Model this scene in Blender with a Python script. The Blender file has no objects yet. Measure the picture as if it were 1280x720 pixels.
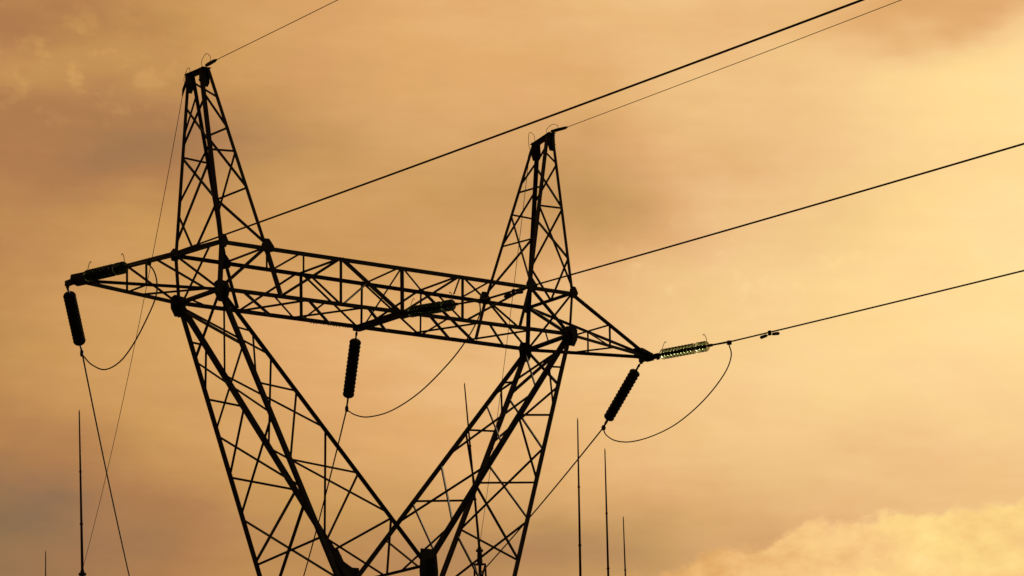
import bpy, bmesh, math, random
from mathutils import Vector, Matrix
random.seed(7)
D = bpy.data
scene = bpy.context.scene
C = scene.collection
V = Vector
R = math.radians

# ------------------------------------------------------------------ camera
cam_d = D.cameras.new('camera')
cam_d.sensor_width = 36.0
cam_d.lens = 36.0 * 3613.52 / 1280.0
cam_d.clip_start = 0.1
cam_d.clip_end = 6000
cam = D.objects.new('camera', cam_d)
cam.location = (-54.53, -73.262, 1.7)
cam.rotation_euler = (1.79177, 0.0277455, -0.679794)
C.objects.link(cam)
scene.camera = cam
scene.render.resolution_x = 1024
scene.render.resolution_y = 576
scene.view_settings.view_transform = 'Standard'
scene.view_settings.look = 'None'
scene.view_settings.exposure = 0
scene.view_settings.gamma = 1
scene.view_settings.use_curve_mapping = False

# ------------------------------------------------------------------ sky
HEAD = R(39)                       # compass heading of the bright part of the sky
SUN_AZ, SUN_EL = R(39 + 16), R(15)
world = D.worlds.new('World')
scene.world = world
world.use_nodes = True
nt = world.node_tree
nt.nodes.clear()
def node(t, **kw):
    n = nt.nodes.new(t)
    for k, v in kw.items(): setattr(n, k, v)
    return n
def setin(sock, v):
    if isinstance(v, bpy.types.NodeSocket): nt.links.new(v, sock)
    else: sock.default_value = v
def m(op, a, b=None, c=None, clamp=False):
    n = node('ShaderNodeMath', operation=op, use_clamp=clamp)
    setin(n.inputs[0], a)
    if b is not None: setin(n.inputs[1], b)
    if c is not None: setin(n.inputs[2], c)
    return n.outputs[0]
def sstep(x, a, b, lo=0.0, hi=1.0):
    n = node('ShaderNodeMapRange', interpolation_type='SMOOTHSTEP')
    setin(n.inputs['Value'], x)
    n.inputs['From Min'].default_value = a; n.inputs['From Max'].default_value = b
    n.inputs['To Min'].default_value = lo; n.inputs['To Max'].default_value = hi
    return n.outputs[0]
tc = node('ShaderNodeTexCoord')
def dot(vec):
    n = node('ShaderNodeVectorMath', operation='DOT_PRODUCT')
    nt.links.new(tc.outputs['Generated'], n.inputs[0]); n.inputs[1].default_value = vec
    return n.outputs['Value']
dh = dot((math.sin(HEAD), math.cos(HEAD), 0))
dr = dot((math.cos(HEAD), -math.sin(HEAD), 0))
dz = dot((0, 0, 1))
U = m('MULTIPLY', m('ARCTAN2', dr, dh), 57.2958)        # degrees east of HEAD
E_ = m('MULTIPLY', m('ARCSINE', dz), 57.2958)           # degrees above the horizon
def noise(scale, su, sv, detail=4, rough=0.55, off=0.0, shear=0.0, dist=0.0):
    cx = node('ShaderNodeCombineXYZ')
    setin(cx.inputs[0], m('MULTIPLY', U, su))
    setin(cx.inputs[1], m('MULTIPLY', m('MULTIPLY_ADD', U, shear, E_), sv))
    cx.inputs[2].default_value = off
    n = node('ShaderNodeTexNoise')
    nt.links.new(cx.outputs[0], n.inputs['Vector'])
    n.inputs['Scale'].default_value = scale; n.inputs['Detail'].default_value = detail
    n.inputs['Roughness'].default_value = rough; n.inputs['Distortion'].default_value = dist
    return m('SUBTRACT', n.outputs['Fac'], 0.5)
# warp so that the cloud banks have uneven outlines
wu = m('MULTIPLY', noise(0.35, 1, 1.6, 3, 0.5, 3.1), 3.4)
wv = m('MULTIPLY', noise(0.35, 1, 1.6, 3, 0.5, 9.7), 1.8)
uu = m('ADD', U, wu); vv = m('ADD', E_, wv)
uc = m('MINIMUM', m('MAXIMUM', uu, -14.0), 14.0)
vc = m('MINIMUM', m('MAXIMUM', vv, 2.0), 24.0)
field = m('ADD', m('MULTIPLY_ADD', uc, 0.02119, 0.565), m('MULTIPLY', m('SUBTRACT', vc, 13.0), 0.01175))
BANKS = [(-9.627, 8.069, 2.355, 0.864, -0.155), (-7.13, 15.588, 2.355, 0.785, -0.169), (1.998, 14.506, 1.727, 0.864, -0.161),
 (1.112, 7.413, 3.141, 0.707, -0.16), (10.692, 16.076, 2.041, 0.942, 0.103), (9.354, 17.736, 2.355, 0.471, -0.23),
 (9.881, 8.778, 2.512, 0.55, -0.028), (-8.752, 16.977, 0.785, 0.785, 0.034), (-7.607, 11.345, 2.355, 1.413, 0.11),
 (-1.133, 13.643, 2.355, 0.942, -0.07), (10.329, 13.131, 1.884, 1.413, 0.103), (4.456, 11.084, 3.926, 1.884, 0.129),
 (-9.083, 18.059, 1.884, 0.628, -0.13), (-2.327, 10.816, 2.355, 1.884, 0.087), (8.0, 11.3, 3.6, 2.0, 0.05)]
for bu, bv, su, sv, amp in BANKS:                        # thicker (dark) and thinner (bright) banks of cloud
    a = m('POWER', m('DIVIDE', m('SUBTRACT', uu, bu), su), 2.0)
    b = m('POWER', m('DIVIDE', m('SUBTRACT', vv, bv), sv), 2.0)
    g = m('EXPONENT', m('MULTIPLY', m('ADD', a, b), -0.5))
    field = m('MULTIPLY_ADD', g, amp*1.15 if amp < 0 else amp, field)
field = m('MULTIPLY_ADD', noise(0.55, 0.55, 2.0, 4, 0.55, 1.3, 0.10), 0.14, field)     # long streaks
field = m('MULTIPLY_ADD', noise(2.4, 0.8, 1.5, 5, 0.6, 5.5, -0.15, 0.4), 0.035, field) # finer mottling
field = m('MULTIPLY_ADD', noise(1.0, 0.35, 4.5, 3, 0.5, 15.0, 0.04), 0.035, field)       # thin level strata
def wisps(bu, bv, su, sv, sc, off, lo, amp):
    global field
    a = m('POWER', m('DIVIDE', m('SUBTRACT', U, bu), su), 2.0); b = m('POWER', m('DIVIDE', m('SUBTRACT', E_, bv), sv), 2.0)
    g = m('EXPONENT', m('MULTIPLY', m('ADD', a, b), -0.5))
    t = sstep(noise(sc, 1, 1.2, 5, 0.58, off, 0, 0.12), lo, lo + .22)
    field = m('MULTIPLY_ADD', m('MULTIPLY', g, t), amp, field)
wisps(-8.5, 17.0, 1.6, .9, 1.5, 40.0, -.02, .10)         # ragged light scraps upper left
wisps(4.2, 12.9, 2.2, .7, 1.7, 47.0, .04, .07)
# cumulus bank low on the right
du = m('SUBTRACT', U, 2.8)
edge = m('MINIMUM', m('MULTIPLY_ADD', du, 0.24, 6.95), m('MULTIPLY_ADD', du, 0.105, 7.38))
edge = m('MULTIPLY_ADD', noise(0.9, 1, 1.2, 6, 0.62, 12.0, 0, 0.1), 1.15, edge)
puff = m('MULTIPLY', sstep(m('SUBTRACT', edge, E_), -0.04, 0.19), sstep(U, 1.5, 4.0))
shade = m('MULTIPLY_ADD', noise(1.25, 1, 1.5, 6, 0.58, 21.0, 0, 0.1), 0.50, 0.0)
bank = m('ADD', m('MULTIPLY_ADD', sstep(U, 3.5, 8.5), 0.21, 0.64), shade)
field = m('ADD', m('MULTIPLY', field, m('SUBTRACT', 1.0, puff)), m('MULTIPLY', bank, puff))
def lin(c):
    return tuple(((x/255)/12.92 if x/255 <= .04045 else ((x/255+.055)/1.055)**2.4) for x in c) + (1,)
ramp = node('ShaderNodeValToRGB')
stops = [(0, (124, 97, 72)), (.15, (150, 112, 76)), (.3, (178, 125, 78)), (.45, (203, 151, 90)), (.6, (226, 172, 112)),
         (.75, (243, 198, 140)), (.9, (255, 218, 153)), (1, (254, 230, 168))]
cr = ramp.color_ramp
cr.elements[0].position = 0; cr.elements[0].color = lin(stops[0][1])
cr.elements[1].position = 1; cr.elements[1].color = lin(stops[-1][1])
for p, c_ in stops[1:-1]:
    e = cr.elements.new(p); e.color = lin(c_)
nt.links.new(m('MINIMUM', m('MAXIMUM', field, 0.0), 1.0), ramp.inputs[0])
# rosy and golden drifts inside the same cloud
hue = noise(0.42, 0.9, 1.3, 4, 0.55, 31.0, 0.2)
tint = node('ShaderNodeMixRGB', blend_type='MULTIPLY')
tint.inputs[0].default_value = 1.0
tr = node('ShaderNodeValToRGB')
tr.color_ramp.elements[0].position = 0.3; tr.color_ramp.elements[0].color = (1.010, 0.985, 0.99, 1)
tr.color_ramp.elements[1].position = 0.7; tr.color_ramp.elements[1].color = (0.995, 1.012, 0.90, 1)
nt.links.new(m('ADD', hue, 0.5), tr.inputs[0])
# two banks of greyer cloud in the middle
def bump_(bu, bv, su, sv):
    a = m('POWER', m('DIVIDE', m('SUBTRACT', uu, bu), su), 2.0); b = m('POWER', m('DIVIDE', m('SUBTRACT', vv, bv), sv), 2.0)
    return m('EXPONENT', m('MULTIPLY', m('ADD', a, b), -0.5))
gm = m('MULTIPLY', m('ADD', m('ADD', m('MULTIPLY', bump_(2.0, 14.4, 2.2, 1.0), .6), bump_(1.6, 7.4, 3.4, .9)), m('ADD', m('MULTIPLY', bump_(-9.8, 7.9, 2.4, .9), .8), m('MULTIPLY', bump_(-5.6, 15.6, 2.6, .6), .7))), 0.8, clamp=True)
gm = m('MULTIPLY', gm, m('SUBTRACT', 1.0, puff))
grey = node('ShaderNodeMixRGB', blend_type='MULTIPLY'); grey.inputs[2].default_value = (0.88, 0.98, 1.22, 1)
nt.links.new(gm, grey.inputs[0]); nt.links.new(ramp.outputs[0], grey.inputs[1])
gold = node('ShaderNodeMixRGB', blend_type='MULTIPLY'); gold.inputs[2].default_value = (1.0, 0.985, 0.84, 1)
nt.links.new(puff, gold.inputs[0]); nt.links.new(grey.outputs[0], gold.inputs[1])
nt.links.new(gold.outputs[0], tint.inputs[1]); nt.links.new(tr.outputs[0], tint.inputs[2])
# the sky grows dim away from the glow
away = m('POWER', m('MAXIMUM', m('MULTIPLY', m('ADD', dh, 1.0), 0.5), 0.0), 3.0)
gl = m('MULTIPLY', sstep(away, 0.25, 0.92, 0.06, 1.0), 1.0)
bg_c = node('ShaderNodeBackground')
nt.links.new(tint.outputs[0], bg_c.inputs[0]); nt.links.new(gl, bg_c.inputs[1])
skyt = node('ShaderNodeTexSky', sky_type='NISHITA')
skyt.sun_disc = False
skyt.sun_elevation = SUN_EL
skyt.sun_rotation = SUN_AZ
bg_s = node('ShaderNodeBackground')
nt.links.new(skyt.outputs[0], bg_s.inputs[0]); bg_s.inputs[1].default_value = 0.05
mix = node('ShaderNodeMixShader'); mix.inputs[0].default_value = 0.985   # cloud cover
nt.links.new(bg_s.outputs[0], mix.inputs[1]); nt.links.new(bg_c.outputs[0], mix.inputs[2])
wo = node('ShaderNodeOutputWorld'); nt.links.new(mix.outputs[0], wo.inputs[0])

sd = D.lights.new('sun', 'SUN')
sd.energy = 0.6; sd.angle = R(14); sd.color = (1.0, 0.80, 0.55)
sun = D.objects.new('sun', sd)
dirv = V((math.sin(SUN_AZ)*math.cos(SUN_EL), math.cos(SUN_AZ)*math.cos(SUN_EL), math.sin(SUN_EL)))
sun.rotation_euler = dirv.to_track_quat('Z', 'Y').to_euler()
sun.location = (20, 20, 60)
C.objects.link(sun)

# ------------------------------------------------------------------ materials
def mat(name, c1, c2, rough=.6, metal=0., scale=6., bump=0., trans=0., ior=1.5):
    mt = D.materials.new(name); mt.use_nodes = True
    t = mt.node_tree; b = t.nodes['Principled BSDF']
    tx = t.nodes.new('ShaderNodeTexCoord'); ns = t.nodes.new('ShaderNodeTexNoise')
    ns.inputs['Scale'].default_value = scale; ns.inputs['Detail'].default_value = 5
    t.links.new(tx.outputs['Object'], ns.inputs['Vector'])
    rp = t.nodes.new('ShaderNodeValToRGB')
    rp.color_ramp.elements[0].position = .35; rp.color_ramp.elements[0].color = (*c1, 1)
    rp.color_ramp.elements[1].position = .68; rp.color_ramp.elements[1].color = (*c2, 1)
    t.links.new(ns.outputs['Fac'], rp.inputs[0]); t.links.new(rp.outputs[0], b.inputs['Base Color'])
    b.inputs['Roughness'].default_value = rough; b.inputs['Metallic'].default_value = metal
    b.inputs['Transmission Weight'].default_value = trans; b.inputs['IOR'].default_value = ior
    if bump:
        bp = t.nodes.new('ShaderNodeBump'); bp.inputs['Strength'].default_value = bump
        t.links.new(ns.outputs['Fac'], bp.inputs['Height']); t.links.new(bp.outputs[0], b.inputs['Normal'])
    return mt
STEEL = mat('dark weathered steel', (.048, .038, .060), (.090, .075, .100), .6, .0, 3.5)
PLATE = mat('dark steel plate', (.045, .036, .056), (.080, .068, .090), .6, .0, 5)
WIRE = mat('stranded aluminium darkened by age', (.040, .030, .034), (.060, .044, .046), .6, .1, 20)
GWIRE = mat('rust brown ground wire', (.10, .045, .02), (.16, .075, .03), .7, .0, 20)
PORC = mat('dark glazed porcelain', (.018, .013, .014), (.028, .02, .02), .35, 0, 8)
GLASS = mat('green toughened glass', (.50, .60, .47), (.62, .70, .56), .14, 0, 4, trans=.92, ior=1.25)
GLASS_D = mat('darkened green glass', (.10, .13, .09), (.16, .20, .14), .25, 0, 4, trans=.8, ior=1.35)  # darker copy of the green glass; dark steel behind is put into its colour
FIT = mat('dark forged fittings', (.03, .025, .03), (.05, .04, .05), .55, .2, 9)
ROD = mat('dark plum rod', (.10, .035, .055), (.13, .05, .07), .6, 0, 4)  # reddish lens colour fringe put into the rod's base colour
CONC = mat('grey concrete', (.22, .21, .19), (.34, .32, .29), .9, 0, 7, .2)
SOIL = mat('dry grass and earth', (.045, .05, .02), (.11, .09, .05), .95, 0, .6, .3)

# ------------------------------------------------------------------ helpers
def link(name, bm, mt, parent=None, smooth=False):
    me = D.meshes.new(name); bm.normal_update(); bm.to_mesh(me); bm.free()
    me.materials.append(mt)
    if smooth:
        for p in me.polygons: p.use_smooth = True
    o = D.objects.new(name, me); C.objects.link(o)
    if parent:
        o.parent = parent
        o.matrix_parent_inverse = Matrix.Identity(4)
    return o
def tag(o, label, cat, group=None, kind=None):
    o['label'] = label; o['category'] = cat
    if group: o['group'] = group
    if kind: o['kind'] = kind
    return o
def thing(name, label, cat, loc=(0, 0, 0), group=None):
    o = D.objects.new(name, None); o.location = loc; o.empty_display_size = .3
    C.objects.link(o)
    return tag(o, label, cat, group)
def frame(a, b, ref):
    z = (b - a).normalized()
    x = ref - z * ref.dot(z)
    if x.length < 1e-4: x = V((1, 0, 0)) - z * z.x
    x.normalize()
    return x, z.cross(x), z
VIEW = V((-.58, -.79, -.21))           # the side the section sizes were surveyed from
def angle_bar(bm, a, b, w, ref=V((0, 0, 1)), th=None, flip=1):
    """rolled steel angle: two flanges meeting at the heel"""
    a, b = V(a), V(b)
    x, y, z = frame(a, b, ref); y = y * flip
    # w is the width across the bar as it is seen; the flange follows from how the section is turned
    side = z.cross(VIEW).normalized()
    e = [0, x.dot(side), y.dot(side)]
    w = w / min(1.42, max(.85, max(e) - min(e)))
    th = th or max(.006, w * .11)
    pr = [(0, 0), (w, 0), (w, th), (th, th), (th, w), (0, w)]
    off = w * .36
    r = [[bm.verts.new(p + x * (u - off) + y * (v - off)) for u, v in pr] for p in (a, b)]
    for i in range(6):
        j = (i + 1) % 6
        bm.faces.new((r[0][i], r[0][j], r[1][j], r[1][i]))
    bm.faces.new(r[0][::-1]); bm.faces.new(r[1])
def tube(bm, pts, rad, n=8, cap=True):
    pts = [V(p) for p in pts]; rings = []
    rads = rad if isinstance(rad, (list, tuple)) else [rad] * len(pts)
    up = V((0, 0, 1))
    for i, p in enumerate(pts):
        d = (pts[min(i+1, len(pts)-1)] - pts[max(i-1, 0)]).normalized()
        x = up.cross(d)
        if x.length < 1e-3: x = V((1, 0, 0)).cross(d)
        x.normalize(); y = d.cross(x)
        rings.append([bm.verts.new(p + (x*math.cos(t) + y*math.sin(t)) * rads[i]) for t in [2*math.pi*k/n for k in range(n)]])
    for r0, r1 in zip(rings, rings[1:]):
        for k in range(n): bm.faces.new((r0[k], r0[(k+1) % n], r1[(k+1) % n], r1[k]))
    if cap: bm.faces.new(rings[0][::-1]); bm.faces.new(rings[-1])
def box(bm, c, sx, sy, sz, X=V((1, 0, 0)), Y=V((0, 1, 0)), Z=V((0, 0, 1))):
    vs = [bm.verts.new(V(c) + X*sx*i/2 + Y*sy*j/2 + Z*sz*k/2) for i in (-1, 1) for j in (-1, 1) for k in (-1, 1)]
    for f in ((0, 1, 3, 2), (4, 6, 7, 5), (0, 4, 5, 1), (2, 3, 7, 6), (0, 2, 6, 4), (1, 5, 7, 3)): bm.faces.new([vs[i] for i in f])
def plate(bm, c, pts, X, Z, th=.02):
    """flat polygonal plate given in the X,Z plane around c"""
    Yn = X.cross(Z).normalized()
    r = [[bm.verts.new(V(c) + X*u + Z*v + Yn*s) for u, v in pts] for s in (-th/2, th/2)]
    n = len(pts)
    for i in range(n): bm.faces.new((r[0][i], r[0][(i+1) % n], r[1][(i+1) % n], r[1][i]))
    bm.faces.new(r[0][::-1]); bm.faces.new(r[1])
    for u, v in pts:                                    # bolt heads near the corners
        for s in (-1, 1):
            box(bm, V(c) + X*u*.78 + Z*v*.78 + Yn*s*(th/2 + .011), .03, .022, .03, X, Yn, Z)
def bezier_pts(pts, n=8):
    """smooth curve through the points (Catmull-Rom)"""
    pts = [V(p) for p in pts]; P = [2*pts[0]-pts[1]] + pts + [2*pts[-1]-pts[-2]]; out = []
    for i in range(1, len(P)-2):
        for k in range(n):
            t = k/n; a, b, c, d = P[i-1:i+3]
            out.append(.5*((2*b) + (c-a)*t + (2*a-5*b+4*c-d)*t*t + (3*b-a-3*c+d)*t**3))
    return out + [pts[-1]]

# ------------------------------------------------------------------ tower data
NODES = {
  'Lnto': (-6.953, -1.196, 22.702),
  'Lnti': (-5.297, -1.144, 22.737),
  'Lnbo': (-7.003, -1.146, 21.226),
  'Lnbi': (-4.79, -1.167, 21.308),
  'Lnlo': (-3.715, -2.001, 13.264),
  'Lfto': (-7.061, 1.215, 22.734),
  'Lfti': (-5.253, 1.158, 22.719),
  'Lfbo': (-6.977, 1.169, 21.214),
  'Lfbi': (-4.8, 1.176, 21.301),
  'Lflo': (-3.635, 1.917, 13.266),
  'Ltip': (-11.389, -0.015, 21.188),
  'Rnto': (7.053, -1.209, 22.728),
  'Rnti': (5.251, -1.164, 22.768),
  'Rnbo': (6.95, -1.137, 21.33),
  'Rnbi': (4.762, -1.153, 21.304),
  'Rnlo': (3.703, -1.974, 13.28),
  'Rfto': (7.08, 1.118, 22.67),
  'Rfti': (5.252, 1.166, 22.774),
  'Rfbo': (7.017, 1.172, 21.222),
  'Rfbi': (4.772, 1.161, 21.339),
  'Rflo': (3.714, 2.004, 13.271),
  'Rtip': (11.482, -0.058, 21.209),
  'Cn': (0.069, -1.994, 13.081),
  'Cf': (0.109, 1.992, 12.962),
  'LfpkO': (-7.069, 0.458, 28.407),
  'LfpkI': (-6.961, 0.371, 28.404),
  'LnpkO': (-7.101, -0.327, 28.412),
  'LnpkI': (-6.933, -0.455, 28.381),
  'RfpkO': (7.082, 0.383, 28.313),
  'RfpkI': (6.967, 0.483, 28.29),
  'RnpkO': (7.048, -0.441, 28.456),
  'RnpkI': (6.934, -0.341, 28.433),
}
EDGES = {
  'LF1': ('Lfto', 'LfpkO'),
  'LF2': ('Lfti', 'LfpkI'),
  'LN1': ('Lnto', 'LnpkO'),
  'LN2': ('Lnti', 'LnpkI'),
  'LFO': ('Lfbo', 'Lflo'),
  'LNO': ('Lnbo', 'Lnlo'),
  'LFI': ('Lfbo', 'Cf'),
  'LNI': ('Lnbo', 'Cn'),
  'LATN': ('Lnto', 'Ltip'),
  'LATF': ('Lfto', 'Ltip'),
  'LABN': ('Lnbo', 'Ltip'),
  'LABF': ('Lfbo', 'Ltip'),
  'LST': ('Lfto', 'Lnto'),
  'LSB': ('Lfbo', 'Lnbo'),
  'RF1': ('Rfto', 'RfpkO'),
  'RF2': ('Rfti', 'RfpkI'),
  'RN1': ('Rnto', 'RnpkO'),
  'RN2': ('Rnti', 'RnpkI'),
  'RFO': ('Rfbo', 'Rflo'),
  'RNO': ('Rnbo', 'Rnlo'),
  'RFI': ('Rfbo', 'Cf'),
  'RNI': ('Rnbo', 'Cn'),
  'RATN': ('Rnto', 'Rtip'),
  'RATF': ('Rfto', 'Rtip'),
  'RABN': ('Rnbo', 'Rtip'),
  'RABF': ('Rfbo', 'Rtip'),
  'RST': ('Rfto', 'Rnto'),
  'RSB': ('Rfbo', 'Rnbo'),
  'TA': ('Lnti', 'Rnti'),
  'TB': ('Lfti', 'Rfti'),
  'BC': ('Lnbo', 'Rnbo'),
  'BD': ('Lfbo', 'Rfbo'),
  'W': ('Cf', 'Cn'),
  'TBL': ('Lfto', 'Lfti'),
  'TAR': ('Rnti', 'Rnto'),
}
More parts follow.
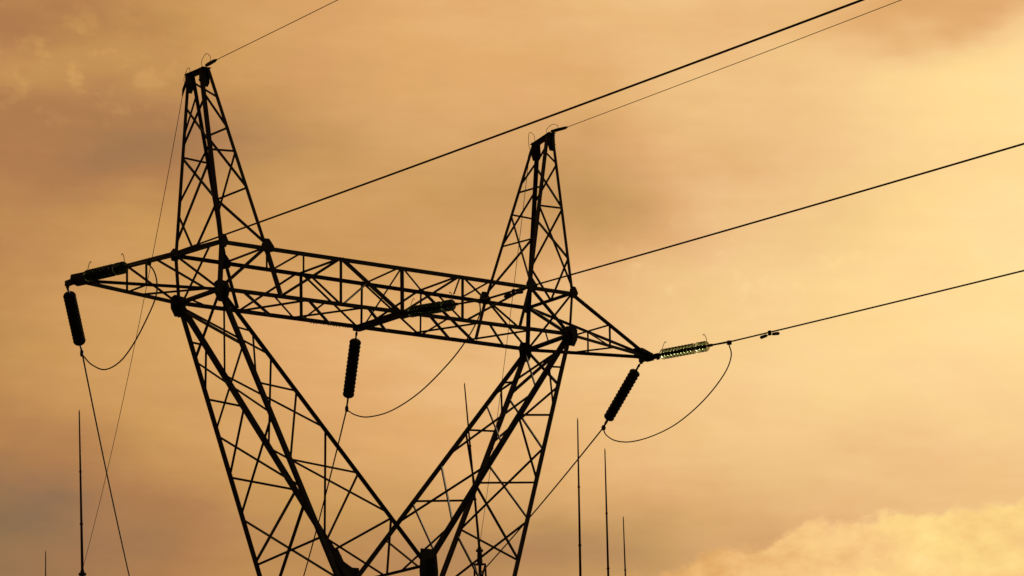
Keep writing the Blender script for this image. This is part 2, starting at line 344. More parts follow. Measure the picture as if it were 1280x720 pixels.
BRACES = [  # part, kind, member A, place along it, member B, place along it, width in cm
  ('peakL', 'diagonal_brace', 'LF1', 0.817, 'LN1', 0.5715, 7.6),
  ('peakL', 'diagonal_brace', 'LF1', 0.6045, 'LN1', 0.8325, 7.6),
  ('peakL', 'diagonal_brace', 'LN1', 0.8555, 'LN2', 0.683, 7.6),
  ('peakL', 'diagonal_brace', 'LF2', 0.9575, 'LN2', 0.846, 6.3),
  ('peakL', 'horizontal_strut', 'LF2', 0.6665, 'LN2', 0.6695, 6.6),
  ('peakL', 'diagonal_brace', 'LN1', 0.584, 'LN2', 0.3435, 8.1),
  ('peakL', 'horizontal_strut', 'LN1', 0.5285, 'LN2', 0.5395, 6.6),
  ('peakL', 'diagonal_brace', 'LN2', 0.527, 'LF2', 0.248, 7.1),
  ('peakL', 'horizontal_strut', 'LN2', 0.334, 'LF2', 0.334, 6.6),
  ('peakL', 'diagonal_brace', 'LN1', 0.2385, 'LN2', 0.033, 8.6),
  ('peakL', 'horizontal_strut', 'LF1', 0.541, 'LF2', 0.5315, 6.6),
  ('peakL', 'diagonal_brace', 'LF1', 0.5365, 'LN1', 0.2385, 8.6),
  ('peakL', 'diagonal_brace', 'LN1', 0.563, 'LF1', 0.289, 7.1),
  ('peakL', 'diagonal_brace', 'LF2', 0.533, 'LF1', 0.073, 7.6),
  ('peakL', 'diagonal_brace', 'LN1', 0.2295, 'LST', 0.4265, 7.6),
  ('peakL', 'diagonal_brace', 'LF1', 0.222, 'LST', 0.3945, 7.6),
  ('peakL', 'diagonal_brace', 'LF2', 0.8915, 'LF1', 0.6615, 6.1),
  ('peakR', 'diagonal_brace', 'RN2', 0.8825, 'RN1', 0.818, 6.6),
  ('peakR', 'diagonal_brace', 'RN1', 0.798, 'RF1', 0.6335, 7.6),
  ('peakR', 'diagonal_brace', 'RF1', 0.853, 'RN1', 0.5425, 7.6),
  ('peakR', 'horizontal_strut', 'RN2', 0.529, 'RN1', 0.533, 6.6),
  ('peakR', 'diagonal_brace', 'RN1', 0.5185, 'RF1', 0.2435, 7.6),
  ('peakR', 'diagonal_brace', 'RF1', 0.5555, 'RN1', 0.223, 8.1),
  ('peakR', 'diagonal_brace', 'RN2', 0.523, 'RN1', 0.054, 7.6),
  ('peakR', 'diagonal_brace', 'RF1', 0.2435, 'RST', 0.521, 7.6),
  ('peakR', 'diagonal_brace', 'RN1', 0.2135, 'RST', 0.5045, 7.6),
  ('peakR', 'diagonal_brace', 'RF1', 0.8875, 'RF2', 0.7355, 7.1),
  ('peakR', 'horizontal_strut', 'RF2', 0.686, 'RN2', 0.656, 6.1),
  ('peakR', 'diagonal_brace', 'RN2', 0.93, 'RF1', 0.8825, 6.6),
  ('peakR', 'horizontal_strut', 'RF2', 0.5415, 'RF1', 0.5405, 6.1),
  ('peakR', 'diagonal_brace', 'RF1', 0.706, 'RF2', 0.3415, 7.1),
  ('peakR', 'diagonal_brace', 'RF2', 0.5305, 'RN2', 0.028, 6.6),
  ('peakR', 'horizontal_strut', 'RF2', 0.3365, 'RN2', 0.315, 6.1),
  ('peakR', 'diagonal_brace', 'RF1', 0.423, 'RF2', 0.0515, 8.1),
  ('beam', 'vertical_post', 'Lfti', None, 'Lfbi', None, 11.4),
  ('beam', 'vertical_post', 'Lnti', None, 'Lnbi', None, 15.2),
  ('beam', 'vertical_post', 'Rfti', None, 'Rfbi', None, 10.2),
  ('beam', 'vertical_post', 'Rnti', None, 'Rnbi', None, 10.2),
  ('beam', 'vertical_post', 'Lfto', None, 'Lfbo', None, 10.2),
  ('beam', 'vertical_post', 'Lnto', None, 'Lnbo', None, 16.5),
  ('beam', 'vertical_post', 'Rfto', None, 'Rfbo', None, 15.2),
  ('beam', 'vertical_post', 'Rnto', None, 'Rnbo', None, 8.1),
  ('beam', 'horizontal_strut', 'Lfto', None, 'Lnto', None, 12.7),
  ('beam', 'horizontal_strut', 'Rfto', None, 'Rnto', None, 11.4),
  ('beam', 'horizontal_strut', 'Lfbo', None, 'Lnbo', None, 15.2),
  ('beam', 'horizontal_strut', 'Rfbo', None, 'Rnbo', None, 15.2),
  ('beam', 'horizontal_strut', 'Lfti', None, 'Lnti', None, 7.6),
  ('beam', 'horizontal_strut', 'Rfti', None, 'Rnti', None, 7.6),
  ('beam', 'diagonal_brace', 'Lnti', None, 'Lnbo', None, 10.2),
  ('beam', 'diagonal_brace', 'Lfto', None, 'Lnbo', None, 7.6),
  ('beam', 'diagonal_brace', 'Rfto', None, 'Rnbo', None, 12.7),
  ('beam', 'diagonal_brace', 'Rnto', None, 'Rfbo', None, 7.6),
  ('beam', 'diagonal_brace', 'Rfti', None, 'Rfbo', None, 7.6),
  ('beam', 'diagonal_brace', 'Rfti', None, 'Rnbi', None, 7.6),
  ('beam', 'diagonal_brace', 'Rnti', None, 'Rnbo', None, 11.4),
  ('beam', 'diagonal_brace', 'TA', 0.2705, 'BC', 0.161, 8.6),
  ('beam', 'horizontal_strut', 'TA', 0.268, 'TB', 0.2725, 7.6),
  ('beam', 'diagonal_brace', 'TB', 0.2635, 'BD', 0.1585, 7.6),
  ('beam', 'vertical_post', 'TA', 0.2705, 'BC', 0.325, 8.6),
  ('beam', 'vertical_post', 'TB', 0.2755, 'BD', 0.33, 10.2),
  ('beam', 'vertical_post', 'TA', 0.1345, 'TB', 0.284, 6.6),
  ('beam', 'horizontal_strut', 'TA', 0.1285, 'TB', 0.1715, 6.1),
  ('beam', 'vertical_post', 'TA', 0.003, 'TB', 0.148, 6.1),
  ('beam', 'diagonal_brace', 'LST', 0.7545, 'BD', 0.008, 7.1),
  ('beam', 'diagonal_brace', 'TA', 0.2735, 'BC', 0.4915, 12.7),
  ('beam', 'diagonal_brace', 'TB', 0.2785, 'BD', 0.4885, 7.1),
  ('beam', 'diagonal_brace', 'TB', 0.3055, 'BC', 0.325, 7.6),
  ('beam', 'diagonal_brace', 'BC', 0.3295, 'TB', 0.528, 6.6),
  ('beam', 'diagonal_brace', 'TB', 0.525, 'TA', 0.492, 6.1),
  ('beam', 'vertical_post', 'TB', 0.5065, 'BD', 0.5, 7.6),
  ('beam', 'diagonal_brace', 'TB', 0.5065, 'BD', 0.6705, 6.6),
  ('beam', 'diagonal_brace', 'TA', 0.4985, 'BD', 0.5045, 5.6),
  ('beam', 'vertical_post', 'TA', 0.4985, 'BC', 0.4985, 12.7),
  ('beam', 'diagonal_brace', 'TA', 0.501, 'TB', 0.737, 6.1),
  ('beam', 'diagonal_brace', 'TA', 0.7235, 'BC', 0.4985, 7.6),
  ('beam', 'horizontal_strut', 'TA', 0.72, 'TB', 0.737, 7.1),
  ('beam', 'diagonal_brace', 'TB', 0.734, 'BD', 0.5065, 7.6),
  ('beam', 'vertical_post', 'TB', 0.737, 'BD', 0.6725, 6.1),
  ('beam', 'vertical_post', 'TA', 0.7325, 'BC', 0.6735, 9.1),
  ('beam', 'diagonal_brace', 'TA', 0.7235, 'TB', 0.868, 5.6),
  ('beam', 'diagonal_brace', 'TA', 0.7325, 'TB', 0.9945, 7.1),
  ('beam', 'horizontal_strut', 'TA', 0.846, 'TB', 0.91, 6.1),
  ('beam', 'diagonal_brace', 'TB', 0.74, 'BD', 0.836, 10.2),
  ('beam', 'diagonal_brace', 'TB', 0.7915, 'BC', 0.6735, 6.6),
  ('beam', 'diagonal_brace', 'BC', 0.6805, 'TA', 0.997, 7.6),
  ('beam', 'diagonal_brace', 'BD', 0.1585, 'BC', 0.235, 7.1),
  ('beam', 'diagonal_brace', 'BC', 0.0635, 'BD', 0.244, 10.2),
  ('beam', 'diagonal_brace', 'BC', 0.1445, 'BD', 0.3105, 6.1),
  ('beam', 'diagonal_brace', 'BD', 0.3325, 'BC', 0.283, 6.1),
  ('beam', 'diagonal_brace', 'BD', 0.2965, 'BC', 0.39, 6.6),
  ('beam', 'diagonal_brace', 'BC', 0.239, 'BD', 0.4085, 10.2),
  ('beam', 'diagonal_brace', 'BC', 0.4035, 'BD', 0.5715, 10.2),
  ('beam', 'diagonal_brace', 'BD', 0.6355, 'BC', 0.7255, 6.6),
  ('beam', 'diagonal_brace', 'BD', 0.6725, 'BC', 0.631, 6.1),
  ('beam', 'diagonal_brace', 'BC', 0.579, 'BD', 0.7595, 10.2),
  ('beam', 'diagonal_brace', 'BC', 0.7545, 'BD', 0.926, 7.6),
  ('beam', 'diagonal_brace', 'BD', 0.7985, 'BC', 0.8905, 6.6),
  ('beam', 'horizontal_strut', 'BC', 0.4985, 'BD', 0.4935, 20.3),
  ('beam', 'diagonal_brace', 'BC', 0.925, 'RSB', 0.5055, 6.1),
  ('beam', 'diagonal_brace', 'LSB', 0.2815, 'BD', 0.08, 6.1),
  ('armR', 'vertical_post', 'RATN', 0.4735, 'RABN', 0.493, 7.6),
  ('armR', 'diagonal_brace', 'RATN', 0.4785, 'RABN', 0.041, 6.1),
  ('armR', 'vertical_post', 'RATF', 0.485, 'RABF', 0.491, 6.1),
  ('armR', 'diagonal_brace', 'RABF', 0.359, 'RABN', 0.551, 6.1),
  ('armR', 'diagonal_brace', 'RATF', 0.485, 'RABN', 0.49, 5.6),
  ('armL', 'vertical_post', 'LATF', 0.4965, 'LABF', 0.511, 7.1),
  ('armL', 'vertical_post', 'LATN', 0.5215, 'LABN', 0.513, 6.6),
  ('armL', 'diagonal_brace', 'LATF', 0.4815, 'LABF', 0.017, 7.1),
  ('armL', 'diagonal_brace', 'LABF', 0.504, 'LABN', 0.507, 6.1),
  ('armL', 'diagonal_brace', 'LATN', 0.4575, 'LABN', 0.105, 7.1),
  ('armL', 'diagonal_brace', 'LABF', 0.387, 'LABN', 0.071, 6.6),
  ('yL', 'horizontal_strut', 'LFO', 0.147, 'LFI', 0.1465, 6.6),
  ('yL', 'diagonal_brace', 'LNO', 0.0055, 'LFO', 0.2095, 9.1),
  ('yL', 'diagonal_brace', 'LFO', 0.0255, 'LNO', 0.2115, 9.6),
  ('yL', 'diagonal_brace', 'LFI', 0.015, 'LNI', 0.232, 6.6),
  ('yL', 'diagonal_brace', 'LFO', 0.224, 'LNO', 0.472, 6.6),
  ('yL', 'diagonal_brace', 'LFI', 0.248, 'LNI', 0.494, 6.6),
  ('yL', 'diagonal_brace', 'LFI', 0.151, 'LFO', 0.334, 7.1),
  ('yL', 'diagonal_brace', 'LNI', 0.0215, 'LFI', 0.2565, 6.1),
  ('yL', 'diagonal_brace', 'LNO', 0.217, 'LFO', 0.4765, 6.6),
  ('yL', 'horizontal_strut', 'LNO', 0.1445, 'LNI', 0.1505, 6.1),
  ('yL', 'diagonal_brace', 'LNI', 0.157, 'LNO', 0.338, 6.1),
  ('yL', 'diagonal_brace', 'LNI', 0.2435, 'LFI', 0.5065, 6.6),
  ('yL', 'horizontal_strut', 'LNO', 0.356, 'LNI', 0.3635, 6.1),
  ('yL', 'diagonal_brace', 'LNI', 0.365, 'LNO', 0.6545, 6.6),
  ('yL', 'diagonal_brace', 'LNI', 0.505, 'LFI', 0.833, 7.1),
  ('yL', 'horizontal_strut', 'LFO', 0.3615, 'LFI', 0.36, 7.1),
  ('yL', 'diagonal_brace', 'LFI', 0.3655, 'LFO', 0.6505, 7.6),
  ('yL', 'diagonal_brace', 'LFO', 0.503, 'LNO', 0.7515, 7.1),
  ('yL', 'diagonal_brace', 'LNO', 0.482, 'LFO', 0.7975, 7.6),
  ('yL', 'diagonal_brace', 'LFI', 0.509, 'LNI', 0.805, 6.6),
  ('yL', 'horizontal_strut', 'LNO', 0.6485, 'LNI', 0.6615, 6.6),
  ('yL', 'horizontal_strut', 'LFO', 0.6585, 'LFI', 0.657, 7.6),
  ('yL', 'diagonal_brace', 'LFI', 0.6625, 'LFO', 0.9815, 9.1),
  ('yL', 'diagonal_brace', 'LFO', 0.822, 'LNO', 1.102, 7.6),
  ('yL', 'diagonal_brace', 'LNO', 0.8005, 'LFO', 1.161, 10.2),
  ('yL', 'horizontal_strut', 'LFO', 0.994, 'LNO', 0.9435, 7.6),
  ('yL', 'diagonal_brace', 'LNI', 0.6635, 'LNO', 0.971, 7.1),
  ('yL', 'horizontal_strut', 'LFI', 0.8795, 'LNI', 0.8255, 7.6),
  ('yL', 'diagonal_brace', 'LFI', 0.829, 'W', 0.438, 6.6),
  ('yL', 'vertical_post', 'LNI', 0.825, 'W', 0.471, 7.6),
  ('yR', 'horizontal_strut', 'RFI', 0.151, 'RFO', 0.1445, 6.6),
  ('yR', 'diagonal_brace', 'RFI', 0.204, 'RNI', 0.073, 7.6),
  ('yR', 'diagonal_brace', 'RNO', 0.0445, 'RFO', 0.1975, 11.2),
  ('yR', 'diagonal_brace', 'RFO', 0.005, 'RNO', 0.2225, 10.2),
  ('yR', 'diagonal_brace', 'RNO', 0.237, 'RFO', 0.414, 7.6),
  ('yR', 'diagonal_brace', 'RFI', 0.462, 'RNI', 0.2665, 7.6),
  ('yR', 'diagonal_brace', 'RFI', 0.0155, 'RNI', 0.247, 6.6),
  ('yR', 'diagonal_brace', 'RFO', 0.2195, 'RNO', 0.5095, 7.6),
  ('yR', 'diagonal_brace', 'RNI', 0.1535, 'RNO', 0.3235, 6.6),
  ('yR', 'horizontal_strut', 'RNI', 0.149, 'RNO', 0.1485, 6.6),
  ('yR', 'horizontal_strut', 'RNI', 0.3645, 'RNO', 0.358, 7.1),
  ('yR', 'diagonal_brace', 'RNI', 0.373, 'RNO', 0.637, 7.6),
  ('yR', 'diagonal_brace', 'RFI', 0.159, 'RFO', 0.302, 6.6),
  ('yR', 'diagonal_brace', 'RFI', 0.246, 'RNI', 0.4915, 6.6),
  ('yR', 'horizontal_strut', 'RFI', 0.356, 'RFO', 0.3615, 7.1),
  ('yR', 'diagonal_brace', 'RFI', 0.3655, 'RFO', 0.612, 7.1),
  ('yR', 'diagonal_brace', 'RFI', 0.5085, 'RNI', 0.829, 7.1),
  ('yR', 'diagonal_brace', 'RFO', 0.492, 'RNO', 0.802, 7.6),
  ('yR', 'horizontal_strut', 'RNI', 0.6605, 'RNO', 0.652, 7.1),
  ('yR', 'diagonal_brace', 'RNO', 0.5025, 'RFO', 0.79, 7.6),
  ('yR', 'diagonal_brace', 'RNI', 0.671, 'RNO', 0.975, 8.6),
  ('yR', 'horizontal_strut', 'RFI', 0.661, 'RFO', 0.6615, 7.6),
  ('yR', 'diagonal_brace', 'RFI', 0.752, 'RNI', 0.577, 7.6),
  ('yR', 'diagonal_brace', 'RFI', 0.6705, 'RNI', 0.9475, 7.1),
  ('yR', 'diagonal_brace', 'W', 0.6515, 'RNI', 0.8305, 6.6),
  ('yR', 'horizontal_strut', 'RFO', 0.785, 'RNO', 0.977, 7.1),
  ('yR', 'diagonal_brace', 'RFO', 0.815, 'RNO', 1.2395, 8.1),
  ('yR', 'diagonal_brace', 'RNO', 0.817, 'RFO', 1.05, 7.6),
  ('yR', 'diagonal_brace', 'RFI', 0.8235, 'W', 0.892, 7.6),
  ('yL', 'horizontal_strut', 'Cf', None, 'Cn', None, 10.2),
]
NEAR = {
  'L': ((-11.389, -0.435, 21.188), (-11.965, -5.128, 20.668), -0.0916, 0.0450),
  'M': ((-0.030, -1.250, 21.246), (-0.606, -5.943, 20.726), -0.1047, 0.0462),
  'R': ((11.482, -0.408, 21.209), (10.952, -4.726, 20.883), -0.1203, 0.0444),
  'SL': (None, (-7.109, -1.088, 28.475), -0.1213, 0.0488),
  'SR': (None, (7.008, -1.172, 28.503), -0.1236, 0.0438),
}

NODES = {k: V(v) for k, v in NODES.items()}
def on(e, t):
    if t is None: return NODES[e].copy()
    a, b = EDGES[e]; return NODES[a].lerp(NODES[b], t)

# ------------------------------------------------------------------ ground
bm = bmesh.new()
gs = 24; S_ = 2400
for i in range(gs+1):
    for j in range(gs+1):
        x = -S_ + 2*S_*i/gs; y = -S_ + 2*S_*j/gs
        bm.verts.new((x, y, 0))
bm.verts.ensure_lookup_table()
for i in range(gs):
    for j in range(gs):
        a = i*(gs+1)+j
        bm.faces.new([bm.verts[k] for k in (a, a+gs+1, a+gs+2, a+1)])
g = link('ground', bm, SOIL); g['kind'] = 'structure'

# ------------------------------------------------------------------ transmission tower
tower = thing('transmission_tower', 'dark steel lattice pylon with two pointed peaks, a long cross beam and V shaped legs', 'pylon')
def members(name, segs, parent=None):
    bm = bmesh.new()
    for a, b, w, ref, fl in segs: angle_bar(bm, a, b, w, ref, flip=fl)
    return link(name, bm, STEEL, parent or tower)
n_ = NODES
X, Y, Z = V((1, 0, 0)), V((0, 1, 0)), V((0, 0, 1))
parts = {}
wb = .135
parts['beam'] = members('cross_beam', [
    (n_['Lnto'], n_['Rnto'].lerp(n_['Rnti'], 0), wb, Z*-1, 1), (n_['Lfto'], n_['Rfto'], wb, Z*-1, -1),
    (n_['Lnbo'], n_['Rnbo'], wb, Z, -1), (n_['Lfbo'], n_['Rfbo'], wb, Z, 1)])
for s, nm in (('L', -1), ('R', 1)):
    parts['peak'+s] = members('peak', [(n_[s+'fto'], n_[s+'fpkO'], .105 if s == 'L' else .16, X*-nm, 1), (n_[s+'nto'], n_[s+'npkO'], .15 if s == 'L' else .10, X*-nm, -1),
                                       (n_[s+'fti'], n_[s+'fpkI'], .12 if s == 'L' else .095, X*nm, 1), (n_[s+'nti'], n_[s+'npkI'], .105 if s == 'L' else .13, X*nm, -1)])
    parts['arm'+s] = members('cross_arm', [(n_[s+'nto'], n_[s+'tip'], .13, Z, 1), (n_[s+'fto'], n_[s+'tip'], .10, Z, -1),
                                           (n_[s+'nbo'], n_[s+'tip'], .10, Z*-1, 1), (n_[s+'fbo'], n_[s+'tip'], .12, Z*-1, -1)])
    flo, nlo = n_[s+'flo'], n_[s+'nlo']
    parts['y'+s] = members('fork_leg', [(n_[s+'fbo'], n_[s+'fbo'].lerp(flo, 1.62), .145 if s == 'L' else .18, X, 1), (n_[s+'nbo'], n_[s+'nbo'].lerp(nlo, 1.62), .185 if s == 'L' else .145, X, -1),
                                        (n_[s+'fbo'], n_['Cf'], .19 if s == 'L' else .155, X*-1, 1), (n_[s+'nbo'], n_['Cn'], .135 if s == 'L' else .195, X*-1, -1)])
for part, kind, e1, t1, e2, t2, w in BRACES:
    a, b = on(e1, t1), on(e2, t2)
    w = w / 100.0
    bm = bmesh.new()
    mid = (a + b) / 2
    inward = V((0, 1 if mid.y < 0 else -1, 0))
    angle_bar(bm, a, b, w, inward, flip=random.choice((-1, 1)))
    link(kind, bm, STEEL, parts[part])
# gusset plates, one mesh each
def gusset(part, c, pts, Xa, Za, th=.022):
    bm = bmesh.new(); plate(bm, c, pts, Xa, Za, th); link('gusset_plate', bm, PLATE, parts[part])
def poly(*p): return list(p)
for s, sg in (('L', -1), ('R', 1)):
    big = [(-.26, .16), (-.10, .28), (.22, .24), (.32, .02), (.20, -.40), (-.10, -.42), (-.24, -.18)]
    for q, sy in (('f', 1), ('n', -1)):
        o_ = V((0, sy*.10, 0))
        pts = [(u*-sg*(1.0 if sg < 0 else 1.0), v) for u, v in big]
        gusset('beam', n_[s+q+'bo'] + o_, pts, X, Z)
        gusset('y'+s, n_[s+q+'bo'] + V((sg*-.12, sy*.13, -.10)), [(u*.62*-sg, v*.75) for u, v in big], Y, Z)
        gusset('peak'+s, n_[s+q+'ti'] + V((0, sy*.08, 0)), [(-.20, .07), (-.09, .27), (.08, .28), (.27, .05), (.22, -.12), (-.02, -.20), (-.19, -.10)], X, Z)
        gusset('peak'+s, n_[s+q+'to'] + V((0, sy*.08, 0)), [(-.16, .10), (-.05, .24), (.10, .22), (.20, .02), (.10, -.18), (-.12, -.16)], X, Z)
        # peak head plates
        pc = (n_[s+q+'pkO'] + n_[s+q+'pkI'])/2
        gusset('peak'+s, pc + V((0, sy*.06, -.18)), [(-.12, .24), (.12, .24), (.14, -.26), (.07, -.40), (-.08, -.40), (-.13, -.26)], X, Z)
        gusset('peak'+s, pc + V((sg*.14, 0, -.16)), [(-.08, .20), (.08, .20), (.09, -.24), (-.09, -.24)], Y, Z)
    # peak head beam that carries the two ground wires
    f_, nn = (n_[s+'fpkO'] + n_[s+'fpkI'])/2, (n_[s+'npkO'] + n_[s+'npkI'])/2
    bm = bmesh.new(); d = (nn - f_).normalized()
    angle_bar(bm, f_ - d*.14 + X*.09, nn + d*.14 + X*.09, .12, Z*-1); angle_bar(bm, f_ - d*.14 - X*.09, nn + d*.14 - X*.09, .12, Z*-1, flip=-1)
    link('head_beam', bm, STEEL, parts['peak'+s])
    # plates at the tip of the arm
    t_ = n_[s+'tip']
    bm = bmesh.new()
    plate(bm, t_ + Z*.10, [(-.30*sg*-1-.0, .10), (.14*sg, .05), (.18*sg, -.20), (-.10*sg, -.28), (-.70*sg, -.10), (-.72*sg, .14), (-.35*sg, .20)][1:], X, Z, .05)
    box(bm, t_ + V((0, 0, -.02)), .13, 1.0, .16)
    box(bm, t_ + V((-sg*.25, 0, .03)), .10, .62, .12)
    for sy in (-1, 1): box(bm, t_ + V((0, sy*.44, -.06)), .05, .12, .2)
    link('tip_plate', bm, PLATE, parts['arm'+s])
# crotch gussets
fat = [(-.75, .95), (-.50, .98), (-.28, .60), (.05, .42), (.32, .42), (.36, -.2), (.30, -1.1), (-.30, -1.1), (-.45, -.1)]
for q, sy in (('Cn', -1), ('Cf', 1)):
    gusset('yL' if sy > 0 else 'yR', n_[q] + V((0, sy*.10, .10)), [(-.30, .40), (.30, .40), (.36, -.3), (.30, -1.3), (-.30, -1.3), (-.36, -.3)] if sy < 0 else fat, X, Z, .03)
    gusset('yL' if sy > 0 else 'yR', n_[q] + V((0, sy*.13, -.35)), [(-.28, .55), (.28, .55), (.34, -.9), (-.34, -.9)], Y, Z, .03)
# middle phase hanger: twin heavy channels across the beam underside
bm = bmesh.new()
hb, hn = V((-.03, 1.42, n_['Lfbo'].z - .04)), V((-.03, -1.42, n_['Lnbo'].z - .0))
for dx in (-.09, .09): angle_bar(bm, hb + X*dx, hn + X*dx, .12, Z, flip=1 if dx > 0 else -1)
box(bm, (hb + hn)/2 + Z*.0 + Y*1.2, .26, .34, .16); box(bm, (hb + hn)/2 - Y*1.2, .26, .4, .18)
link('hanger_beam', bm, PLATE, parts['beam'])
for ta, tb in ((.41, .47), (.36, .395)):
    bm = bmesh.new(); a_, b_ = n_['Lfbo'], n_['Rfbo']
    for i in range(11):
        p = a_.lerp(b_, ta + (tb-ta)*i/10); tube(bm, [p + Y*.06, p + Y*.06 + V((random.uniform(-.03, .03), .02, -random.uniform(.03, .08)))], .013, 5)
    link('step_bolts', bm, FIT, parts['beam'])
# body below the fork and its footings
bm = bmesh.new(); feet = []
for sx, s in ((-1, 'L'), (1, 'R')):
    for q in 'fn':
        a = n_[s+q+'bo'].lerp(n_[s+q+'lo'], 1.62)
        f = V((sx*3.4, (1 if q == 'f' else -1)*3.9, .35)); feet.append((a, f))
        angle_bar(bm, a, f, .18, X*-sx)
body = link('lower_body', bm, STEEL, tower)
for q in ('Cn', 'Cf'):
    for s in 'LR':
        bm = bmesh.new(); angle_bar(bm, n_[q] - Z*.8, n_[s+q[1]+'bo'].lerp(n_[s+q[1]+'lo'], 1.60), .11, Y); link('diagonal_brace', bm, STEEL, body)
order = [0, 1, 3, 2]
for k in range(4):
    (a0, f0), (a1, f1) = feet[order[k]], feet[order[(k+1) % 4]]
    for t0, t1 in ((0, .34), (.34, .66), (.66, .97)):
        for u, v_ in (((a0, f0), (a1, f1)), ((a1, f1), (a0, f0))):
            bm = bmesh.new(); angle_bar(bm, u[0].lerp(u[1], t0), v_[0].lerp(v_[1], t1), .075, Z); link('diagonal_brace', bm, STEEL, body)
        bm = bmesh.new(); angle_bar(bm, a0.lerp(f0, t0), a1.lerp(f1, t0), .075, Z); link('horizontal_strut', bm, STEEL, body)
for a, f in feet:
    bm = bmesh.new(); box(bm, (f.x, f.y, .2), .9, .9, .6); box(bm, (f.x, f.y, .53), .5, .5, .06)
    link('footing', bm, CONC, tower)

# ------------------------------------------------------------------ insulators
def lathe(bm, prof, n=20):
    rings = []
    for x, r in prof: rings.append([bm.verts.new((x, r*math.cos(2*math.pi*k/n), r*math.sin(2*math.pi*k/n))) for k in range(n)])
    for r0, r1 in zip(rings, rings[1:]):
        for k in range(n): bm.faces.new((r0[k], r0[(k+1) % n], r1[(k+1) % n], r1[k]))
    bm.faces.new(rings[0][::-1]); bm.faces.new(rings[-1])
def disc_mesh(shell, rad, pitch, cap=.055):
    bm = bmesh.new()                                     # skirt
    h = pitch/.15
    lathe(bm, [(.028*h, cap*.8), (.036*h, rad*.5), (.050*h, rad*.85), (.066*h, rad), (.080*h, rad*.985), (.074*h, rad*.88), (.090*h, rad*.80),
               (.072*h, rad*.70), (.086*h, rad*.58), (.072*h, rad*.46), (.076*h, cap*.7), (.072*h, cap*.6)], 24)
    me = D.meshes.new('disc'); bm.to_mesh(me); bm.free(); me.materials.append(shell)
    for p in me.polygons: p.use_smooth = True
    bm = bmesh.new()                                     # metal cap and pin
    lathe(bm, [(-.018, cap*.45), (-.015, cap*.8), (.0, cap), (.050*h, cap), (.058*h, cap*.7), (.07*h, .020), (pitch - .018, .018)], 14)
    me2 = D.meshes.new('cap'); bm.to_mesh(me2); bm.free(); me2.materials.append(FIT)
    for p in me2.polygons: p.use_smooth = True
    return me, me2
def string(label, a, b, shell_me, cap_me, n, pitch, start, horns, gap_after=None, group=None):
    a, b = V(a), V(b); L = (b - a).length
    root = thing('insulator_string', label, 'insulator', a, group)
    root.rotation_mode = 'QUATERNION'; root.rotation_quaternion = (b - a).to_track_quat('X', 'Z')
    x = start
    bm = bmesh.new()                                     # shackle, link and ball eye up to the first disc
    tube(bm, [(0, 0, 0), (start*.5, 0, 0)], .022, 8); box(bm, (start*.30, 0, 0), .12, .07, .05); box(bm, (start*.72, 0, 0), start*.5, .045, .06)
    link('shackle', bm, FIT, root)
    for k in range(n):
        o = D.objects.new('disc', shell_me); C.objects.link(o); o.parent = root; o.location = (x, 0, 0)
        c = D.objects.new('metal_cap', cap_me); C.objects.link(c); c.parent = o
        x += pitch
        if gap_after is not None and k == gap_after: x += .13
    bm = bmesh.new()                                     # socket, yoke and compression dead end
    tube(bm, [(x - .03, 0, 0), (x + .12, 0, 0)], .03, 8); box(bm, (x + .2, 0, 0), .22, .05, .09)
    tube(bm, [(x + .28, 0, 0), (L, 0, 0)], [.030, .036], 10)
    box(bm, (L - .10, 0, -.03), .14, .10, .14)
    link('dead_end_clamp', bm, FIT, root)
    if horns:
        for hx, sgn in ((start - .02, 1), (x + .02, -1)):
            bm = bmesh.new(); pts = [(hx, 0, 0), (hx + .02*sgn, 0, .16), (hx + .10*sgn, 0, .34), (hx + .20*sgn, 0, .42), (hx + .25*sgn, 0, .38)]
            tube(bm, bezier_pts(pts, 5), .011, 6); link('arcing_horn', bm, FIT, root)
    return root
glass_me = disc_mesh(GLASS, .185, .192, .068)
dark_glass_me = disc_mesh(GLASS_D, .185, .192, .068)
porc_me = disc_mesh(PORC, .195, .192, .075)
SIDE = {'L': 'the left arm tip', 'M': 'the middle of the cross beam', 'R': 'the right arm tip'}
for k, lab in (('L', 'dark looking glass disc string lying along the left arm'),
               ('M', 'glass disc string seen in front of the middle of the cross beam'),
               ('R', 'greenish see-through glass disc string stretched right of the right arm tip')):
    string(lab, NEAR[k][0], NEAR[k][1], *(glass_me if k == 'R' else dark_glass_me), 13, .192, .36, True, 9, 'glass strings towards the nearer span')
FAR_A = {'L': (-11.389, .435, 21.08), 'M': (-.03, 1.36, 21.13), 'R': (11.482, .44, 21.08)}
FAR_B = {'L': (-9.172, 3.288, 19.729), 'M': (1.576, 4.223, 19.099), 'R': (12.391, 3.612, 19.33)}
for k, lab in (('L', 'black insulator string hanging from the left arm tip'),
               ('M', 'black insulator string hanging under the middle of the cross beam'),
               ('R', 'black insulator string slanting down left from the right arm tip')):
    L = (V(FAR_B[k]) - V(FAR_A[k])).length
    string(lab, FAR_A[k], FAR_B[k], *porc_me, 14, .192, .46, False, None, 'black strings towards the farther span')

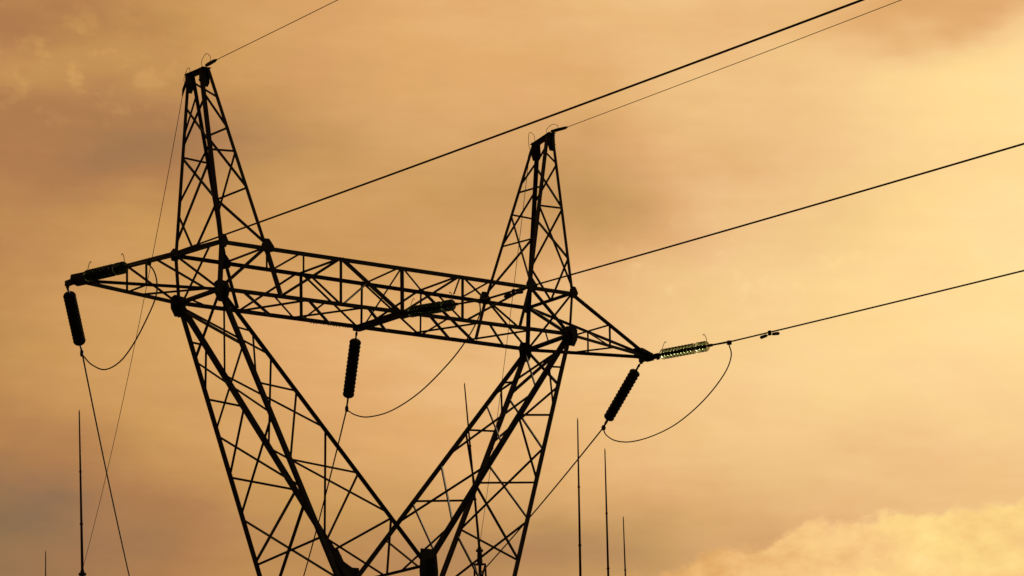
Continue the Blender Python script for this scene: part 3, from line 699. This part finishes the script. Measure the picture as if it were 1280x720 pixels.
# ------------------------------------------------------------------ conductors
def wire_obj(name, pts, rad, mt, label, cat, group):
    bm = bmesh.new(); tube(bm, pts, rad, 8)
    return tag(link(name, bm, mt, None, True), label, cat, group)
NL = {'L': 'thick black conductor running from the left arm up to the top edge right of centre',
      'M': 'conductor from mid beam passing behind nothing to the right edge, upper of two ending there',
      'R': 'conductor from the right arm tip string to the right edge, lowest of all wires there',
      'SL': 'thin brown ground wire rising from the left peak', 'SR': 'thin brown ground wire rising from the right peak just under the thick conductor'}
NL['M'] = 'conductor leaving the middle of the beam, crossing below the right peak to the right edge'
for k in ('L', 'M', 'R', 'SL', 'SR'):
    _, st, al, sl = NEAR[k]
    pts = []
    for i in range(61):
        s = 150.0 * (i/60)**1.3
        pts.append(V(st) + V((s*math.sin(al), -s*math.cos(al), -sl*s + .00018*s*s)))
    if k[0] == 'S':
        o = wire_obj('ground_wire', pts, .0115, GWIRE, NL[k], 'ground wire', 'ground wires of the nearer span')
        s_ = k[1]; hd = (n_[s_+'npkO'] + n_[s_+'npkI'])/2 + V((0, -.10, .10))
        bm = bmesh.new(); tube(bm, [hd, hd.lerp(V(st), .35), V(st), V(st).lerp(pts[2], .10)], [.05, .062, .055, .02], 8); link('clamp', bm, FIT, o)
        lh = .40 if s_ == 'L' else .27
        p0, p1 = hd + V((0, .22, -.05)), hd.lerp(V(st), .45)
        bm = bmesh.new(); tube(bm, bezier_pts([p0, p0 + V((-.02, .02, lh*.6)), (p0+p1)/2 + V((0, 0, lh)), p1 + V((0, -.02, lh*.5)), p1], 6), .0085, 6); link('bonding_loop', bm, GWIRE, o)
    else:
        wire_obj('conductor', pts, .026, WIRE, NL[k], 'power line', 'conductors of the nearer span')
G_END = {'L': (11.65, 33.3, 14.94), 'M': (17.68, 31.06, 15.16), 'R': (23.96, 28.73, 15.46)}
FL = {'L': 'conductor slanting down right from the left black insulator string to the bottom edge',
      'M': 'thin conductor dropping from the middle black insulator string behind the left leg',
      'R': 'conductor dropping down left from the right black insulator string behind the right leg'}
def sagging(a, b, sag, n=30):
    a, b = V(a), V(b)
    return [a.lerp(b, i/n) - V((0, 0, 4*sag*(i/n)*(1-i/n))) for i in range(n+1)]
for k, sg in (('L', .25), ('M', .3), ('R', .2)):
    wire_obj('conductor', sagging(FAR_B[k], G_END[k], sg), .0255, WIRE, FL[k], 'power line', 'conductors of the farther span')
COLS = {'L': V((9.204, 34.212, 17.55)), 'R': V((26.05, 28.0, 18.85))}
for k, st, sg, lab in (('L', (-6.995, .852, 28.047), .9, 'hair thin ground wire falling from the left peak to the lower left'),
                       ('R', (7.05, .82, 27.95), .4, 'hair thin ground wire falling from the right peak behind the right leg')):
    o = wire_obj('ground_wire', sagging(st, COLS[k] + Z*.05, sg), .0105, GWIRE, lab, 'ground wire', 'ground wires of the farther span')
    hd = (n_[k+'fpkO'] + n_[k+'fpkI'])/2 + V((0, .12, .02))
    bm = bmesh.new(); tube(bm, [hd, hd.lerp(V(st), .6), V(st), sagging(st, COLS[k], sg)[1]*.25 + V(st)*.75], [.03, .05, .05, .018], 8); link('clamp', bm, FIT, o)
    lh = .50 if k == 'R' else .30
    p0, p1 = hd + V((0, -.1, .08)), hd.lerp(V(st), .6)
    bm = bmesh.new(); tube(bm, bezier_pts([p0, p0 + V((0, .05, lh*.5)), (p0+p1)/2 + V((-.1 if k == 'R' else 0, .05, lh)), p1 + V((0, .10, lh*.6)), p1], 6), .0085, 6); link('bonding_loop', bm, GWIRE, o)
# jumper cables that carry the current past the tower
JUMP = {
 'L': [(-11.613, -4.746, 20.521), (-11.197, -4.254, 20.34), (-10.786, -3.554, 20.097), (-10.365, -2.489, 19.797), (-9.771, -.731, 19.334), (-9.412, .672, 19.028), (-9.297, 1.743, 18.974), (-9.267, 2.55, 19.264), (-9.205, 3.087, 19.59)],
 'M': [(-.176, -5.236, 20.397), (.34, -3.919, 19.932), (.794, -2.375, 19.478), (1.262, -.273, 18.964), (1.51, 1.584, 18.676), (1.57, 2.91, 18.675), (1.568, 3.67, 18.848)],
 'R': [(11.354, -4.28, 20.508), (11.734, -3.49, 20.05), (12.12, -2.038, 19.441), (12.37, -.429, 18.935), (12.442, .914, 18.695), (12.424, 2.085, 18.641), (12.369, 2.875, 18.783), (12.348, 3.357, 19.056)]}
JL = {'L': 'looping jumper cable under the left arm', 'M': 'wide looping jumper cable hanging below the middle of the beam',
      'R': 'widest jumper cable, a big arc in the open sky right of the tower'}
for k in 'LMR':
    a = V(NEAR[k][1]) + V((0, .12, -.05)) ; b = V(FAR_B[k]) + (V(FAR_A[k]) - V(FAR_B[k]))*.02 - Z*.03
    wire_obj('jumper_cable', bezier_pts([a] + JUMP[k] + [b], 6), .0215, WIRE, JL[k], 'cable', 'jumper cables under the cross beam')
# dampers on the middle and right conductors
for key, s, lab in (('R', 2.12, 'small dumbbell damper clamped under the conductor just right of the big jumper arc'),
                    ('M', 1.75, 'small damper on the middle conductor where it passes behind the right peak foot')):
    _, st, al, sl = NEAR[key]
    dpos = V(st) + V((s*math.sin(al), -s*math.cos(al), -sl*s))
    dd = V((math.sin(al), -math.cos(al), -sl)).normalized()
    dm = thing('vibration_damper', lab, 'damper', dpos, 'dampers on the conductors')
    dz = -.065 if key == 'R' else -.06
    bm = bmesh.new(); box(bm, V((0, 0, dz/2 + .01)), .07, .09, abs(dz) + .09); link('clamp', bm, FIT, dm)
    bm = bmesh.new(); tube(bm, [-dd*.30 + V((0, 0, dz-.02)), V((0, 0, dz)), dd*.30 + V((0, 0, dz-.02))], .012, 6); link('messenger_wire', bm, FIT, dm)
    for sgn in (-1, 1):
        bm = bmesh.new(); tube(bm, [dd*sgn*.14 + V((0, 0, dz-.02)), dd*sgn*.20 + V((0, 0, dz-.02)), dd*sgn*.46 + V((0, 0, dz-.04)), dd*sgn*.50 + V((0, 0, dz-.04))], [.03, .05, .055, .03], 10)
        link('weight', bm, FIT, dm)

# ------------------------------------------------------------------ lightning masts and gantry beyond
def mast(label, top, base, w=.44):
    base = V(base); top = V(top); sl_ = .75
    root = thing('lightning_mast', label, 'lightning rod', (base.x, base.y, 0), 'lightning masts of the substation')
    h = base.z - sl_
    bm = bmesh.new(); L = top - V((base.x, base.y, 0))
    b0 = V((0, 0, h + sl_ - .1))
    tube(bm, [b0, b0.lerp(L, .35), b0.lerp(L, .7), b0.lerp(L, .985), L], [.062, .052, .040, .028, .008], 10); link('rod', bm, ROD, root, True)
    bm = bmesh.new()
    for f_, r_ in ((.30, .075), (.62, .06)): p_ = b0.lerp(L, f_); tube(bm, [p_ - Z*.035, p_ + Z*.035], r_, 10)
    link('joint_collars', bm, ROD, root)
    bm = bmesh.new(); ws = 1.15/2
    c4 = [(-1, -1), (1, -1), (1, 1), (-1, 1)]
    for cx, cy in c4: angle_bar(bm, (cx*ws, cy*ws, .3), (cx*w/2, cy*w/2, h), .09, V((-cx, 0, 0)))
    col = link('column', bm, STEEL, root)
    bm = bmesh.new(); nb = int(h/.95)
    for i in range(nb):
        z0, z1 = .3 + (h-.3)*i/nb, .3 + (h-.3)*(i+1)/nb
        w0, w1 = ws + (w/2-ws)*i/nb, ws + (w/2-ws)*(i+1)/nb
        for q in range(4):
            c0, c1 = c4[q], c4[(q+1) % 4]
            if (i+q) % 2: c0, c1 = c1, c0
            angle_bar(bm, (c0[0]*w0, c0[1]*w0, z0), (c1[0]*w1, c1[1]*w1, z1), .05, Z)
    link('lattice', bm, STEEL, col)
    bm = bmesh.new(); box(bm, (0, 0, h - .02), w + .06, w + .06, .07); tube(bm, [(0, 0, h), (0, 0, h + sl_*.6), (0, 0, h + sl_), (0, 0, h + sl_ + .05)], [.13, .115, .09, .05], 10); box(bm, (0, 0, h + sl_*.8), .26, .2, .12); link('cap', bm, PLATE, root)
    bm = bmesh.new(); box(bm, (0, 0, .15), 1.7, 1.7, .4); link('footing', bm, CONC, root)
mast('tall mast left of the tower, the thin wire ends at its foot', (8.29, 33.0, 24.30), (9.204, 34.212, 17.55), .34)
mast('leaning mast crossing behind the right leg of the tower', (24.65, 27.03, 26.10), (26.05, 28.0, 18.85), .34)
mast('tallest mast in the open sky right of the tower', (29.43, 24.87, 24.59), (30.36, 26.15, 16.6))
mast('middle one of the three bare masts right of the tower', (36.4, 31.06, 24.69), (37.24, 32.13, 16.6))
mast('shortest looking mast right of the tower, farthest right of the three', (50.62, 46.03, 24.28), (51.3, 46.8, 16.6))
mast('tip of a short mast at the bottom left corner', (30.02, 73.46, 24.39), (30.3, 73.9, 16.6))
gl_, gr_ = COLS['L'].copy(), COLS['R'].copy(); gl_.z = gr_.z = 0
ax = (gr_ - gl_).normalized(); nr = ax.cross(Z)
gb = thing('gantry_beam', 'horizontal lattice gantry beam between two masts beyond the tower', 'gantry', (gl_ + gr_)/2)
bm = bmesh.new(); half = (gr_ - gl_).length/2 - .35
zl, zr = 15.0, 15.55
for sy in (-1, 1):
    for dz_ in (-.35, .35):
        angle_bar(bm, ax*-half + nr*sy*.35 + Z*(zl+dz_), ax*half + nr*sy*.35 + Z*(zr+dz_), .09, Z)
link('chord', bm, STEEL, gb)
bm = bmesh.new(); nb = 16
for i in range(nb):
    a, b = -half + 2*half*i/nb, -half + 2*half*(i+1)/nb
    for sy in (-1, 1):
        s1 = 1 if i % 2 else -1
        za = zl + (zr-zl)*i/nb; zb = zl + (zr-zl)*(i+1)/nb
        angle_bar(bm, ax*a + nr*sy*.35 + Z*(za - .35*s1), ax*b + nr*sy*.35 + Z*(zb + .35*s1), .05, Z)
        angle_bar(bm, ax*a + nr*sy*s1*.35 + Z*(za + .35*sy), ax*b - nr*sy*s1*.35 + Z*(zb + .35*sy), .05, Z)
link('lattice', bm, STEEL, gb)
